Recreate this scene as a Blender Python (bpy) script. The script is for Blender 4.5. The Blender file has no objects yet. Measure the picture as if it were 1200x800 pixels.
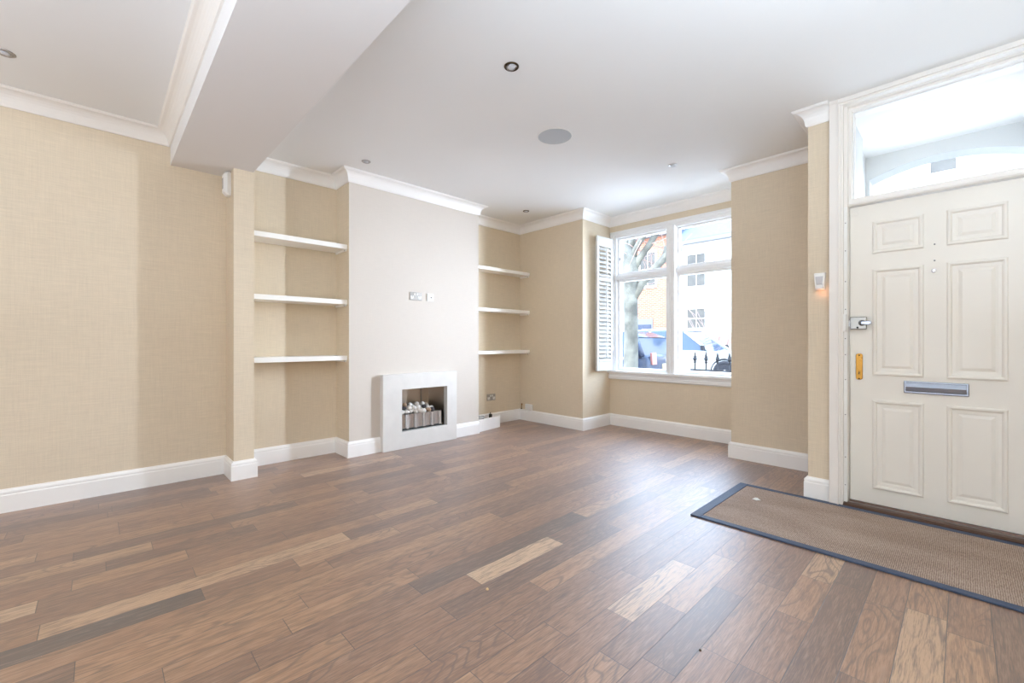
import bpy, bmesh, math, random
from mathutils import Vector, Matrix
random.seed(7)
SC = bpy.context.scene
COL = SC.collection
PI = math.pi

# ------------------------------------------------------------------ helpers
class MB:
    """collects faces, builds ONE mesh object"""
    def __init__(s):
        s.v = []; s.f = []; s.sm = []
    def add(s, vs, fs, smooth=False):
        b = len(s.v)
        s.v += [tuple(p) for p in vs]
        for f in fs:
            s.f.append([i + b for i in f]); s.sm.append(smooth)
        return s
    def box(s, x0, x1, y0, y1, z0, z1):
        v = [(x0,y0,z0),(x1,y0,z0),(x1,y1,z0),(x0,y1,z0),(x0,y0,z1),(x1,y0,z1),(x1,y1,z1),(x0,y1,z1)]
        return s.add(v, [(0,3,2,1),(4,5,6,7),(0,1,5,4),(1,2,6,5),(2,3,7,6),(3,0,4,7)])
    def quad(s, a, b, c, d):
        return s.add([a,b,c,d], [(0,1,2,3)])
    def poly(s, pts):
        return s.add(pts, [tuple(range(len(pts)))])
    def prism(s, pts, vec):
        """planar outline pts (3D) pushed along vec"""
        n = len(pts); vec = Vector(vec)
        v = [Vector(p) for p in pts] + [Vector(p) + vec for p in pts]
        f = [tuple(range(n-1,-1,-1)), tuple(range(n,2*n))]
        f += [(i,(i+1)%n,n+(i+1)%n,n+i) for i in range(n)]
        return s.add(v, f)
    def sweep(s, path, prof, side=1):
        """prof (d,z) swept along XY polyline path, d = distance to the right of travel (side=1)"""
        P = [Vector((p[0],p[1])) for p in path]; n = len(P); offs = []
        def nrm(a,b):
            t = (b-a).normalized(); return Vector((t.y,-t.x))*side
        for i in range(n):
            if i == 0: o = nrm(P[0],P[1])
            elif i == n-1: o = nrm(P[-2],P[-1])
            else:
                a = nrm(P[i-1],P[i]); b = nrm(P[i],P[i+1]); m = a+b
                o = m / max(1e-6, (1+a.dot(b)))
            offs.append(o)
        m = len(prof); v = []
        for i in range(n):
            for d,z in prof:
                q = P[i] + offs[i]*d; v.append((q.x,q.y,z))
        f = []
        for i in range(n-1):
            for j in range(m):
                k = (j+1)%m
                f.append((i*m+j,i*m+k,(i+1)*m+k,(i+1)*m+j))
        f.append(tuple(range(m))); f.append(tuple(reversed(range((n-1)*m,n*m))))
        return s.add(v, f)
    def lathe(s, prof, M=None, seg=24, smooth=True):
        """prof (r,h) round local Z, placed by matrix M"""
        M = M or Matrix(); v = []; f = []; m = len(prof)
        for i in range(seg):
            a = 2*PI*i/seg
            for r,h in prof: v.append(M @ Vector((r*math.cos(a), r*math.sin(a), h)))
        for i in range(seg):
            k = (i+1)%seg
            for j in range(m-1):
                f.append((i*m+j,k*m+j,k*m+j+1,i*m+j+1))
        s.add(v, f, smooth)
        if prof[0][0] > 1e-6: s.add([v[i*m] for i in range(seg)], [tuple(reversed(range(seg)))])
        if prof[-1][0] > 1e-6: s.add([v[i*m+m-1] for i in range(seg)], [tuple(range(seg))])
        return s
    def tube(s, pts, rad, seg=8, smooth=True):
        """tube through 3D pts; rad number or list"""
        P = [Vector(p) for p in pts]; n = len(P)
        R = rad if isinstance(rad,(list,tuple)) else [rad]*n
        v = []; f = []; up = None
        for i in range(n):
            t = (P[min(i+1,n-1)]-P[max(i-1,0)]).normalized()
            if up is None:
                up = t.orthogonal().normalized()
            up = (up - t*up.dot(t)).normalized(); w = t.cross(up)
            for k in range(seg):
                a = 2*PI*k/seg
                v.append(P[i] + (up*math.cos(a)+w*math.sin(a))*R[i])
        for i in range(n-1):
            for k in range(seg):
                k2 = (k+1)%seg
                f.append((i*seg+k,i*seg+k2,(i+1)*seg+k2,(i+1)*seg+k))
        f.append(tuple(reversed(range(seg)))); f.append(tuple(range((n-1)*seg,n*seg)))
        return s.add(v, f, smooth)
    def build(s, name, mat, parent=None, bevel=0, segs=2, at=None):
        me = bpy.data.meshes.new(name)
        o = at or (0,0,0)
        me.from_pydata([(p[0]-o[0],p[1]-o[1],p[2]-o[2]) for p in s.v], [], s.f)
        bm = bmesh.new(); bm.from_mesh(me)
        bmesh.ops.recalc_face_normals(bm, faces=bm.faces)
        bm.to_mesh(me); bm.free()
        for p,q in zip(me.polygons, s.sm): p.use_smooth = q
        me.materials.append(mat)
        ob = bpy.data.objects.new(name, me); COL.objects.link(ob)
        ob.location = o
        if parent is not None:
            ob.parent = parent
            ob.location = Vector(o) - Vector(PO.get(parent.name,(0,0,0)))
        PO[ob.name] = Vector(o)
        if bevel:
            b = ob.modifiers.new('bevel','BEVEL'); b.width = bevel; b.segments = segs
            b.limit_method = 'ANGLE'; b.angle_limit = math.radians(35)
        return ob
PO = {}   # world origins (no rotations on parents while building)

def tag(o, label, cat, group=None, kind=None):
    o['label'] = label; o['category'] = cat
    if group: o['group'] = group
    if kind: o['kind'] = kind
    return o
def thing(name, loc, label, cat, group=None, kind=None):
    o = bpy.data.objects.new(name, None); COL.objects.link(o); o.location = loc
    o.empty_display_size = .1
    PO[o.name] = Vector(loc)
    return tag(o, label, cat, group, kind)
def struct(o, label, cat): return tag(o, label, cat, None, 'structure')

def lin(c): 
    return tuple((x/255/12.92 if x/255 <= .04045 else ((x/255+.055)/1.055)**2.4) for x in c) + (1,)

# ------------------------------------------------------------------ materials
class NT:
    def __init__(s, name):
        s.m = bpy.data.materials.new(name); s.m.use_nodes = True
        s.t = s.m.node_tree; s.b = s.t.nodes['Principled BSDF']; s.out = s.t.nodes['Material Output']
    def n(s, kind, **kw):
        x = s.t.nodes.new(kind)
        for k,v in kw.items():
            if k.startswith('_'): setattr(x, k[1:], v)
            else: x.inputs[k.replace('__',' ')].default_value = v
        return x
    def l(s, a, b): s.t.links.new(a, b)
    def math(s, op, a, b=None, clamp=False):
        x = s.t.nodes.new('ShaderNodeMath'); x.operation = op; x.use_clamp = clamp
        for i,q in enumerate((a,b)):
            if q is None: continue
            if hasattr(q,'is_linked') or hasattr(q,'links'): s.l(q, x.inputs[i])
            else: x.inputs[i].default_value = q
        return x.outputs[0]
    def ramp(s, fac, stops):
        r = s.t.nodes.new('ShaderNodeValToRGB'); e = r.color_ramp.elements
        while len(e) < len(stops): e.new(.5)
        for q,(p,c) in zip(e,stops): q.position = p; q.color = c
        s.l(fac, r.inputs[0]); return r.outputs[0]
    def mix(s, fac, a, b, mode='MIX'):
        x = s.t.nodes.new('ShaderNodeMix'); x.data_type = 'RGBA'; x.blend_type = mode
        for i,q in ((0,fac),(6,a),(7,b)):
            if hasattr(q,'links'): s.l(q, x.inputs[i])
            else: x.inputs[i].default_value = q
        return x.outputs[2]

def paint(name, rgb, rough=.5, var=.03, scale=3.0, bump=0.0, bscale=200, metal=0, spec=.5):
    """painted / plain surface with faint procedural unevenness"""
    k = NT(name)
    tc = k.n('ShaderNodeTexCoord')
    nz = k.n('ShaderNodeTexNoise', Scale=scale, Detail=3.0); k.l(tc.outputs['Object'], nz.inputs['Vector'])
    c = lin(rgb)
    lo = tuple(max(0,x*(1-var)) for x in c[:3])+(1,); hi = tuple(min(1,x*(1+var)) for x in c[:3])+(1,)
    k.l(k.ramp(nz.outputs[0], [(.3,lo),(.7,hi)]), k.b.inputs['Base Color'])
    k.b.inputs['Roughness'].default_value = rough; k.b.inputs['Metallic'].default_value = metal
    k.b.inputs['Specular IOR Level'].default_value = spec
    if bump:
        n2 = k.n('ShaderNodeTexNoise', Scale=bscale, Detail=2.0); k.l(tc.outputs['Object'], n2.inputs['Vector'])
        bp = k.n('ShaderNodeBump', Strength=bump, Distance=.002); k.l(n2.outputs[0], bp.inputs['Height'])
        k.l(bp.outputs[0], k.b.inputs['Normal'])
    return k.m

def wallpaper(name, rgb, amp=.05):
    """woven grasscloth look: fine horizontal and vertical threads"""
    k = NT(name)
    tc = k.n('ShaderNodeTexCoord')
    def threads(sc, strength):
        mp = k.n('ShaderNodeMapping', Scale=sc); k.l(tc.outputs['Object'], mp.inputs[0])
        nz = k.n('ShaderNodeTexNoise', Scale=1.0, Detail=2.0, Roughness=.6); k.l(mp.outputs[0], nz.inputs['Vector'])
        return nz.outputs[0]
    h = threads((10,10,330), 1); v = threads((260,260,7), 1); big = threads((.9,.9,.7), 1)
    s = k.math('ADD', k.math('MULTIPLY', h, .6), k.math('MULTIPLY', v, .4))
    s2 = k.math('ADD', k.math('MULTIPLY', s, .75), k.math('MULTIPLY', big, .25))
    c = lin(rgb)
    lo = tuple(x*(1-amp*3) for x in c[:3])+(1,); hi = tuple(min(1,x*(1+amp*3)) for x in c[:3])+(1,)
    k.l(k.ramp(s2, [(.25,lo),(.75,hi)]), k.b.inputs['Base Color'])
    k.b.inputs['Roughness'].default_value = .75; k.b.inputs['Specular IOR Level'].default_value = .25
    bp = k.n('ShaderNodeBump', Strength=.15, Distance=.001); k.l(s, bp.inputs['Height'])
    k.l(bp.outputs[0], k.b.inputs['Normal'])
    return k.m

def metal(name, rgb, rough=.2):
    k = NT(name)
    tc = k.n('ShaderNodeTexCoord')
    nz = k.n('ShaderNodeTexNoise', Scale=40.0, Detail=2.0); k.l(tc.outputs['Object'], nz.inputs['Vector'])
    k.l(k.ramp(nz.outputs[0], [(.3,(max(0,rough-.015),)*3+(1,)),(.7,(rough+.015,)*3+(1,))]), k.b.inputs['Roughness'])
    k.b.inputs['Base Color'].default_value = lin(rgb); k.b.inputs['Metallic'].default_value = 1
    return k.m

def glass(name, tint=(1,1,1,1)):
    k = NT(name)
    tr = k.n('ShaderNodeBsdfTransparent', Color=tint)
    gl = k.n('ShaderNodeBsdfGlossy', Roughness=.0)
    fr = k.n('ShaderNodeFresnel', IOR=1.45)
    mx = k.n('ShaderNodeMixShader')
    ge = k.n('ShaderNodeNewGeometry')
    k.l(k.math('MULTIPLY', fr.outputs[0], k.math('SUBTRACT', 1.0, ge.outputs['Backfacing'])), mx.inputs[0]); k.l(tr.outputs[0], mx.inputs[1]); k.l(gl.outputs[0], mx.inputs[2])
    k.l(mx.outputs[0], k.out.inputs['Surface'])
    return k.m

def wood_floor():
    k = NT('oak_planks')
    uv = k.n('ShaderNodeUVMap', _uv_map='plank')
    at = k.n('ShaderNodeVertexColor', _layer_name='tint')
    sep = k.n('ShaderNodeSeparateXYZ'); k.l(uv.outputs[0], sep.inputs[0])
    U, V = sep.outputs[0], sep.outputs[1]
    sc = k.n('ShaderNodeSeparateColor'); k.l(at.outputs[0], sc.inputs[0])
    T, S, L = sc.outputs[0], sc.outputs[1], sc.outputs[2]     # tint, seed, length/4
    off = k.math('MULTIPLY', S, 53.0)
    def vec(su, sv):
        c = k.n('ShaderNodeCombineXYZ')
        k.l(k.math('ADD', k.math('MULTIPLY', U, su), off), c.inputs[0])
        k.l(k.math('ADD', k.math('MULTIPLY', V, sv), off), c.inputs[1])
        k.l(off, c.inputs[2]); return c.outputs[0]
    def noise(su, sv, det=3.0, rough=.55, dist=0.0):
        nz = k.n('ShaderNodeTexNoise', Scale=1.0, Detail=det, Roughness=rough, Distortion=dist)
        k.l(vec(su,sv), nz.inputs['Vector']); return nz.outputs[0]
    fine = noise(300, 16.0, 3.0, .6)                # pores / streaks along the grain
    mid = noise(70, 5.0, 3.0, .65, .6)
    cloud = noise(9, 1.6, 2.0)
    contour = noise(7.5, 1.5, 1.0, .4, .25)        # cathedral figure = contour lines of a stretched field
    ring = k.math('SINE', k.math('MULTIPLY', k.math('ADD', contour, k.math('MULTIPLY', fine, .02)), 95.0))
    ringm = k.ramp(ring, [(.0,(0,0,0,1)),(.55,(0,0,0,1)),(1.0,(1,1,1,1))])
    patch = k.ramp(noise(6, 1.2, 1.0), [(.42,(0,0,0,1)),(.62,(1,1,1,1))])
    ringf = k.math('MULTIPLY', k.math('MULTIPLY', ringm, patch), .7)
    base = k.ramp(T, [(0.0,lin((66,54,46))),(.25,lin((106,74,50))),(.5,lin((136,95,61))),(.75,lin((162,120,79))),(1.0,lin((206,174,136)))])
    g = k.math('ADD', k.math('MULTIPLY', fine, .55), k.math('MULTIPLY', mid, .45))
    dark = k.mix(k.ramp(g, [(.36,(.8,)*3+(1,)),(.53,(0,0,0,1))]), base, lin((62,40,28)))
    c2 = k.mix(k.ramp(g, [(.50,(0,0,0,1)),(.72,(.5,)*3+(1,))]), dark, lin((190,162,138)))
    c3 = k.mix(ringf, c2, lin((80,57,44)))
    warm = k.mix(k.math('MULTIPLY', k.ramp(cloud,[(.45,(0,0,0,1)),(.7,(1,1,1,1))]), .16), c3, lin((158,104,62)))
    # joints
    W = .1238
    eu = k.math('MINIMUM', U, k.math('SUBTRACT', W, U))
    ev = k.math('MINIMUM', V, k.math('SUBTRACT', k.math('MULTIPLY', L, 8.0), V))
    e = k.math('MINIMUM', eu, ev)
    jm = k.n('ShaderNodeMapRange'); jm.inputs[1].default_value = .0006; jm.inputs[2].default_value = .0018
    k.l(e, jm.inputs[0])
    col = k.mix(jm.outputs[0], lin((48,34,27)), warm)
    k.l(col, k.b.inputs['Base Color'])
    k.l(k.math('ADD', k.math('MULTIPLY', k.math('ADD', fine, mid), .12), ROUGH0), k.b.inputs['Roughness'])
    k.b.inputs['Specular IOR Level'].default_value = .5; k.b.inputs['IOR'].default_value = 2.05
    k.b.inputs['Sheen Weight'].default_value = .13; k.b.inputs['Sheen Roughness'].default_value = .55; k.b.inputs['Sheen Tint'].default_value = (.88,.92,1,1)
    k.b.inputs['Coat Weight'].default_value = .6; k.b.inputs['Coat Roughness'].default_value = .42; k.b.inputs['Coat IOR'].default_value = 1.5
    h = k.math('ADD', k.math('MULTIPLY', g, .25), jm.outputs[0])
    bp = k.n('ShaderNodeBump', Strength=.5, Distance=.0018); k.l(h, bp.inputs['Height'])
    k.l(bp.outputs[0], k.b.inputs['Normal'])
    return k.m
ROUGH0 = .38

def brick(name, c1, c2, mortar, scale=1.0):
    k = NT(name)
    tc = k.n('ShaderNodeTexCoord')
    mp = k.n('ShaderNodeMapping', Rotation=(PI/2,0,0)); k.l(tc.outputs['Object'], mp.inputs[0])
    br = k.n('ShaderNodeTexBrick', Scale=scale, Color1=lin(c1), Color2=lin(c2), Mortar=lin(mortar))
    br.inputs['Brick Width'].default_value = .225; br.inputs['Row Height'].default_value = .075
    br.inputs['Mortar Size'].default_value = .008
    k.l(mp.outputs[0], br.inputs['Vector']); k.l(br.outputs['Color'], k.b.inputs['Base Color'])
    k.b.inputs['Roughness'].default_value = .9
    return k.m

def woven_mat(name):
    k = NT(name)
    tc = k.n('ShaderNodeTexCoord')
    def nz(sc, det=2.0):
        mp = k.n('ShaderNodeMapping', Scale=sc); k.l(tc.outputs['Object'], mp.inputs[0])
        q = k.n('ShaderNodeTexNoise', Scale=1.0, Detail=det); k.l(mp.outputs[0], q.inputs['Vector']); return q.outputs[0]
    wx = k.n('ShaderNodeTexWave', Scale=42.0, Distortion=2.0, _bands_direction='X'); k.l(tc.outputs['Object'], wx.inputs['Vector'])
    wx.inputs['Detail'].default_value = 1
    wy = k.n('ShaderNodeTexWave', Scale=34.0, Distortion=2.0, _bands_direction='Y'); k.l(tc.outputs['Object'], wy.inputs['Vector'])
    s = k.math('ADD', k.math('MULTIPLY', wx.outputs['Fac'], .3), k.math('MULTIPLY', wy.outputs['Fac'], .3))
    s = k.math('ADD', s, k.math('MULTIPLY', nz((160,40,1)), .6))
    s = k.math('ADD', s, k.math('MULTIPLY', nz((2.5,6,1)), .35))
    k.l(k.ramp(s, [(.45,lin((116,98,86))),(.8,lin((158,137,122))),(1.1,lin((192,174,158)))]), k.b.inputs['Base Color'])
    k.b.inputs['Roughness'].default_value = .85; k.b.inputs['Specular IOR Level'].default_value = .3
    bp = k.n('ShaderNodeBump', Strength=.5, Distance=.003); k.l(s, bp.inputs['Height']); k.l(bp.outputs[0], k.b.inputs['Normal'])
    return k.m

def bark(name):
    k = NT(name)
    tc = k.n('ShaderNodeTexCoord')
    nz = k.n('ShaderNodeTexNoise', Scale=3.5, Detail=5.0); k.l(tc.outputs['Object'], nz.inputs['Vector'])
    k.l(k.ramp(nz.outputs[0], [(.35,lin((92,90,82))),(.5,lin((118,116,106))),(.65,lin((140,138,124)))]), k.b.inputs['Base Color'])
    k.b.inputs['Roughness'].default_value = .95
    return k.m

M = {}
M['paper'] = wallpaper('beige_wallpaper', (221,207,183))
M['pale'] = wallpaper('pale_wallpaper', (216,208,198), .02)
M['ceil'] = paint('ceiling_paint', (238,238,237), .9, .01, 1.2)
M['beam'] = paint('beam_paint', (232,230,228), .9, .01, 1.2)
M['white'] = paint('white_gloss_paint', (246,244,241), .35, .015)
M['frame'] = paint('window_paint', (240,240,240), .4, .015)
M['door'] = paint('door_paint', (236,231,221), .38, .02, 2.0)
M['doorway'] = paint('door_frame_paint', (238,233,226), .4, .02, 2.0)
M['stone'] = paint('limestone_surround', (224,221,216), .4, .03, 9.0, .1, 60)
M['floor'] = wood_floor()
M['chrome'] = metal('chrome', (215,216,220), .12)
M['brushed'] = metal('brushed_steel', (176,172,168), .3)
M['brass'] = metal('brass', (164,122,56), .26)
M['bronze'] = metal('dark_bronze', (84,72,58), .35)
M['letter'] = metal('satin_chrome_plate', (140,144,152), .16)
M['basket'] = metal('bright_basket_steel', (212,210,208), .2)
M['box_steel'] = metal('firebox_steel', (196,184,170), .34)
M['black'] = paint('black_plastic', (22,22,24), .4)
M['grey'] = paint('grey_plastic', (120,120,122), .5)
M['plastic'] = paint('white_plastic', (236,235,232), .4)
M['shutter'] = paint('shutter_paint', (212,211,208), .45, .015)
M['grille'] = paint('speaker_mesh', (192,196,200), .7, .03, 300, .3, 500)
M['lampglass'] = paint('frosted_lamp', (205,205,208), .2)
M['mat'] = woven_mat('coir_weave')
M['binding'] = paint('navy_binding', (66,78,102), .6, .1, 90, .5, 300)
M['thresh'] = paint('bronze_threshold', (92,70,58), .3, .08, 20, metal=.5)
M['shelf'] = paint('shelf_paint', (250,248,243), .4, .01)
M['glass'] = glass('window_glass')
M['bark'] = bark('plane_bark')
M['iron'] = paint('railing_iron', (48,50,56), .6)
M['render'] = paint('cream_render', (236,226,206), .9, .03)
M['rend2'] = paint('white_render', (240,236,228), .9, .03)
M['porch'] = paint('porch_paint', (214,214,212), .9, .03)
M['brick'] = brick('orange_brick', (176,112,84), (160,98,72), (186,160,138))
M['slate'] = paint('slate_roof', (104,112,124), .7, .15, 8)
M['pane'] = paint('far_window_pane', (84,80,72), .1, .3, 2)
M['asphalt'] = paint('asphalt', (110,110,112), .9, .1, 20)
M['paving'] = paint('pavement_slabs', (168,164,156), .9, .06, 6)
M['carnavy'] = paint('navy_car_paint', (52,62,84), .15)
M['carsilver'] = paint('silver_car_paint', (206,206,196), .2)
M['carglass'] = paint('car_glass', (70,84,104), .05)
M['tyre'] = paint('tyre_rubber', (46,46,50), .8)
M['lampred'] = paint('tail_lamp', (186,128,122), .15)
M['plate'] = paint('number_plate', (232,214,170), .4)
M['hedge'] = paint('red_twigs', (176,150,138), .9)
M['soil'] = paint('front_garden', (120,112,98), 1, .2, 6)

# ------------------------------------------------------------------ room dimensions (camera is above the origin)
CZ = 2.772          # ceiling
XB = -4.352         # left wall, rear half
XA = -4.405         # left alcove back
XC = -4.10          # chimney breast face
XD = -4.432         # right alcove back
YP0, YP1 = .785, .93    # pilaster
YC0, YC1 = 1.745, 3.355 # chimney breast
YN = 4.40           # front wall returns
XN = -3.312         # bay left side
YW = 5.0            # bay window wall
XR = -1.553         # bay right side
XPR = -.774         # pier left
YPR = 3.69          # pier face
XRW, YBK = 1.05, -3.6   # right wall, rear wall

# ---- floor: planks laid along Y, joints traced
W = .1238
def make_floor():
    ends = {0:[2.457],2:[2.48],3:[2.04,2.437],4:[1.6,2.219],5:[1.392],6:[1.743],7:[1.139,1.539],8:[1.851],9:[1.13,1.734],10:[.841,1.451],
            11:[1.043,2.255],12:[.673,1.275,1.86],13:[1.035,2.246],14:[.536],15:[.637,1.83],16:[-.06,1.852],17:[.839],18:[.333],
            19:[-.168,1.031],20:[.335],21:[-.19],22:[-.09],23:[.025],24:[.211],28:[.085]}
    tints = {(0,2.457):.86,(3,2.437):.70,(3,2.04):.5,(12,1.86):.97,(13,2.246):.12,(13,1.035):.42,(18,.333):.02,(19,1.031):.85,(24,.211):.8,
             (12,1.275):.5,(20,.335):.45,(16,-.06):.3,(9,1.734):.42,(7,1.539):.5,(14,.536):.62,(15,.637):.7,(16,1.852):.72,(0,9):.35,(-1,9):.62,(17,.839):.6}
    rnd = random.Random(21)
    planks = []
    for r in range(-9, 37):
        x1 = -.045 - W*r; x0 = x1 - W
        if x0 > XRW+.02: continue
        e = sorted(ends.get(r, []))
        if not e: e = [rnd.uniform(-3,4)]
        lo = [e[0]]
        while lo[-1] > YBK-.05:
            lo.append(lo[-1]-rnd.choice((.4,.6,.8,1.0,1.2,1.2))*rnd.uniform(.9,1.1))
        hi = [e[-1]]
        while hi[-1] < 5.2:
            hi.append(hi[-1]+rnd.choice((.4,.6,.8,1.0,1.2))*rnd.uniform(.9,1.1))
        # long gaps between traced joints stay single boards
        ys = list(reversed(lo)) + e[1:] + hi[1:]
        for a,b in zip(ys, ys[1:]):
            if b < YBK or a > 5.12: continue
            t = None
            for (rr,yy),tv in tints.items():
                if rr == r and abs(yy-b) < 1e-3: t = tv
            if t is None: t = min(1,max(.22,rnd.gauss(.52,.16)))
            planks.append((x0,x1,a,b,t))
    me = bpy.data.meshes.new('floor')
    vs=[];fs=[]
    for i,(x0,x1,a,b,t) in enumerate(planks):
        vs += [(x0,a,0),(x1,a,0),(x1,b,0),(x0,b,0)]; fs.append((4*i,4*i+1,4*i+2,4*i+3))
    me.from_pydata(vs,[],fs)
    uv = me.uv_layers.new(name='plank'); ca = me.color_attributes.new('tint','FLOAT_COLOR','CORNER')
    uv = me.uv_layers['plank']; ca = me.color_attributes['tint']
    for i,(x0,x1,a,b,t) in enumerate(planks):
        s = rnd.random(); L = b-a
        for j,(u,v) in enumerate(((0,0),(W,0),(W,L),(0,L))):
            uv.data[4*i+j].uv = (u,v); ca.data[4*i+j].color = (t,s,L/8,1)
    me.materials.append(M['floor'])
    o = bpy.data.objects.new('floor', me); COL.objects.link(o)
    struct(o, 'brown oak plank floor with mixed light and dark boards', 'floor')
make_floor()

# ---- ceiling and beam
m = MB(); m.box(-4.7, XRW+.1, YBK-.1, YW+.25, CZ, CZ+.1)
struct(m.build('ceiling', M['ceil']), 'plain white plaster ceiling of the room', 'ceiling')
YB0, YB1, ZB = .41, .925, 2.52
m = MB(); m.box(XA-.02, XRW, YB0, YB1, ZB, CZ+.02)
struct(m.build('ceiling_beam', M['beam']), 'boxed white beam across the ceiling above the pilaster', 'beam')

# ---- walls
m = MB(); m.box(-4.7, XB, YBK-.1, YB0+.2, 0, CZ+.01); m.box(-4.7, XB, YB0+.2, YP1-.02, 0, ZB+.05)
struct(m.build('wall_left', M['paper']), 'plain beige wallpapered left wall before the pilaster', 'wall')
m = MB(); m.box(-4.69, -4.07, YP0, YP1, 0, ZB+.01)
struct(m.build('wall_pilaster', M['paper']), 'narrow beige wallpapered pilaster under the ceiling beam', 'pilaster')
m = MB(); m.box(-4.7, XA, YP1-.02, YC0+.1, 0, CZ+.01)
struct(m.build('wall_alcove', M['paper']), 'beige back wall of the alcove beside the pilaster', 'wall')
m = MB(); m.box(-4.7, XD, YC1-.1, YN+.1, 0, CZ+.01)
struct(m.build('wall_alcove_right', M['paper']), 'beige back wall of the alcove nearest the window', 'wall')
# chimney breast with the firebox opening, beige sides come from a separate skin
FY0, FY1, FZ0, FZ1 = 2.27, 2.855, .165, .63
m = MB()
m.box(-4.5, XC, YC0, FY0, 0, CZ+.01); m.box(-4.5, XC, FY1, YC1, 0, CZ+.01)
m.box(-4.5, XC, FY0, FY1, 0, FZ0); m.box(-4.5, XC, FY0, FY1, FZ1, CZ+.01)
ch = struct(m.build('wall_chimney', M['pale']), 'pale chimney breast above the fireplace', 'chimney breast')
# its alcove-facing sides carry the beige paper of the alcoves
ch.data.materials.append(M['paper'])
for p in ch.data.polygons:
    c = p.center
    if abs(p.normal.y) > .9 and (abs(c.y-YC0) < .01 or abs(c.y-YC1) < .01): p.material_index = 1

m = MB(); m.box(-4.7, XN, YN, YW+.25, 0, CZ+.01)
struct(m.build('wall_front', M['paper']), 'beige front wall left of the bay window', 'wall')
WZ0, WZ1 = .66, 2.585
m = MB(); m.box(XN-.02, XR+.02, YW, YW+.24, 0, WZ0); m.box(XN-.02, XR+.02, YW, YW+.24, WZ1, CZ+.01)
struct(m.build('wall_bay', M['paper']), 'beige wall below and above the bay window', 'wall')
m = MB(); m.box(XR, XPR+.05, YN+.02, YW+.25, 0, CZ+.01)
struct(m.build('wall_front_right', M['paper']), 'beige wall between the bay window and the front door', 'wall')
m = MB(); m.box(XPR, -.60, YPR, YN+.1, 0, CZ+.01)
struct(m.build('wall_pier', M['paper']), 'narrow beige pier beside the front door frame', 'wall')
m = MB(); m.box(.33, XRW+.1, YPR, YN+.1, 0, CZ+.01)
struct(m.build('wall_door_side', M['paper']), 'beige wall on the far side of the front door', 'wall')
m = MB(); m.box(XRW, XRW+.1, YBK-.1, YPR+.05, 0, CZ+.01)
struct(m.build('wall_right', M['paper']), 'beige wall on the right of the room', 'wall')
m = MB(); m.box(-4.7, XRW+.1, YBK-.1, YBK, 0, CZ+.01)
struct(m.build('wall_rear', M['paper']), 'beige rear wall of the room', 'wall')

# ---- skirting boards
BB = [(0,0),(.022,0),(.022,.112),(.0195,.118),(.019,.124),(.021,.128),(.018,.138),(.009,.146),(.006,.152),(0,.152)]
def skirting(name, path, label):
    struct(MB().sweep(path, BB).build(name, M['white']), label, 'baseboard')
skirting('baseboard_left', [(XB,YBK),(XB,YP0),(-4.07,YP0),(-4.07,YP1),(XA,YP1)], 'white skirting board along the left wall and round the pilaster')
skirting('baseboard_alcove', [(XA,YP1+.022),(XA,YC0),(XC,YC0),(XC,2.066)], 'white skirting board in the alcove left of the fireplace')
skirting('baseboard_chimney', [(XC,2.976),(XC,YC1)], 'short white skirting board on the chimney right of the fireplace')
skirting('baseboard_front', [(XD,YC1),(XD,YN),(XN,YN),(XN,YW),(XR,YW)], 'white skirting board from the right alcove to below the window')
skirting('baseboard_right', [(XR,YN+.3),(XR,YN+.02),(XPR,YN+.02),(XPR,YPR),(-.645,YPR)], 'white skirting board between the window bay and the front door')
skirting('baseboard_rear', [(.43,YPR),(XRW,YPR),(XRW,YBK),(XB,YBK)], 'white skirting board round the rear of the room')

# ---- cornices
def crown(z1, h=.112, d=.085):
    pts = [(0,z1-h),(.010,z1-h),(.014,z1-h+.010),(.016,z1-h+.016)]
    for i in range(7):                                        # concave cove
        a = i/6*PI/2
        pts.append((.016+(d-.028)*(1-math.cos(a)), z1-h+.018+(h-.034)*math.sin(a)))
    pts += [(d-.008,z1-.014),(d-.004,z1-.008),(d,z1-.006),(d,z1+.002),(0,z1+.002)]
    return pts
CR = crown(CZ)
struct(MB().sweep([(XA,YB1),(XA,YC0),(XC,YC0),(XC,YC1),(XD,YC1),(XD,YN),(XN,YN),(XN,YW),(XR,YW),(XR,YN+.02),(XPR,YN+.02),(XPR,YPR),(-.643,YPR)], CR)
       .build('trim_1', M['white']), 'white plaster cornice round the front half of the room', 'cornice')
struct(MB().sweep([(XB,YBK),(XB,YB0),(XRW,YB0)], CR).build('trim_2', M['doorway']), 'white plaster cornice along the left wall and the ceiling beam', 'cornice')

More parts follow.
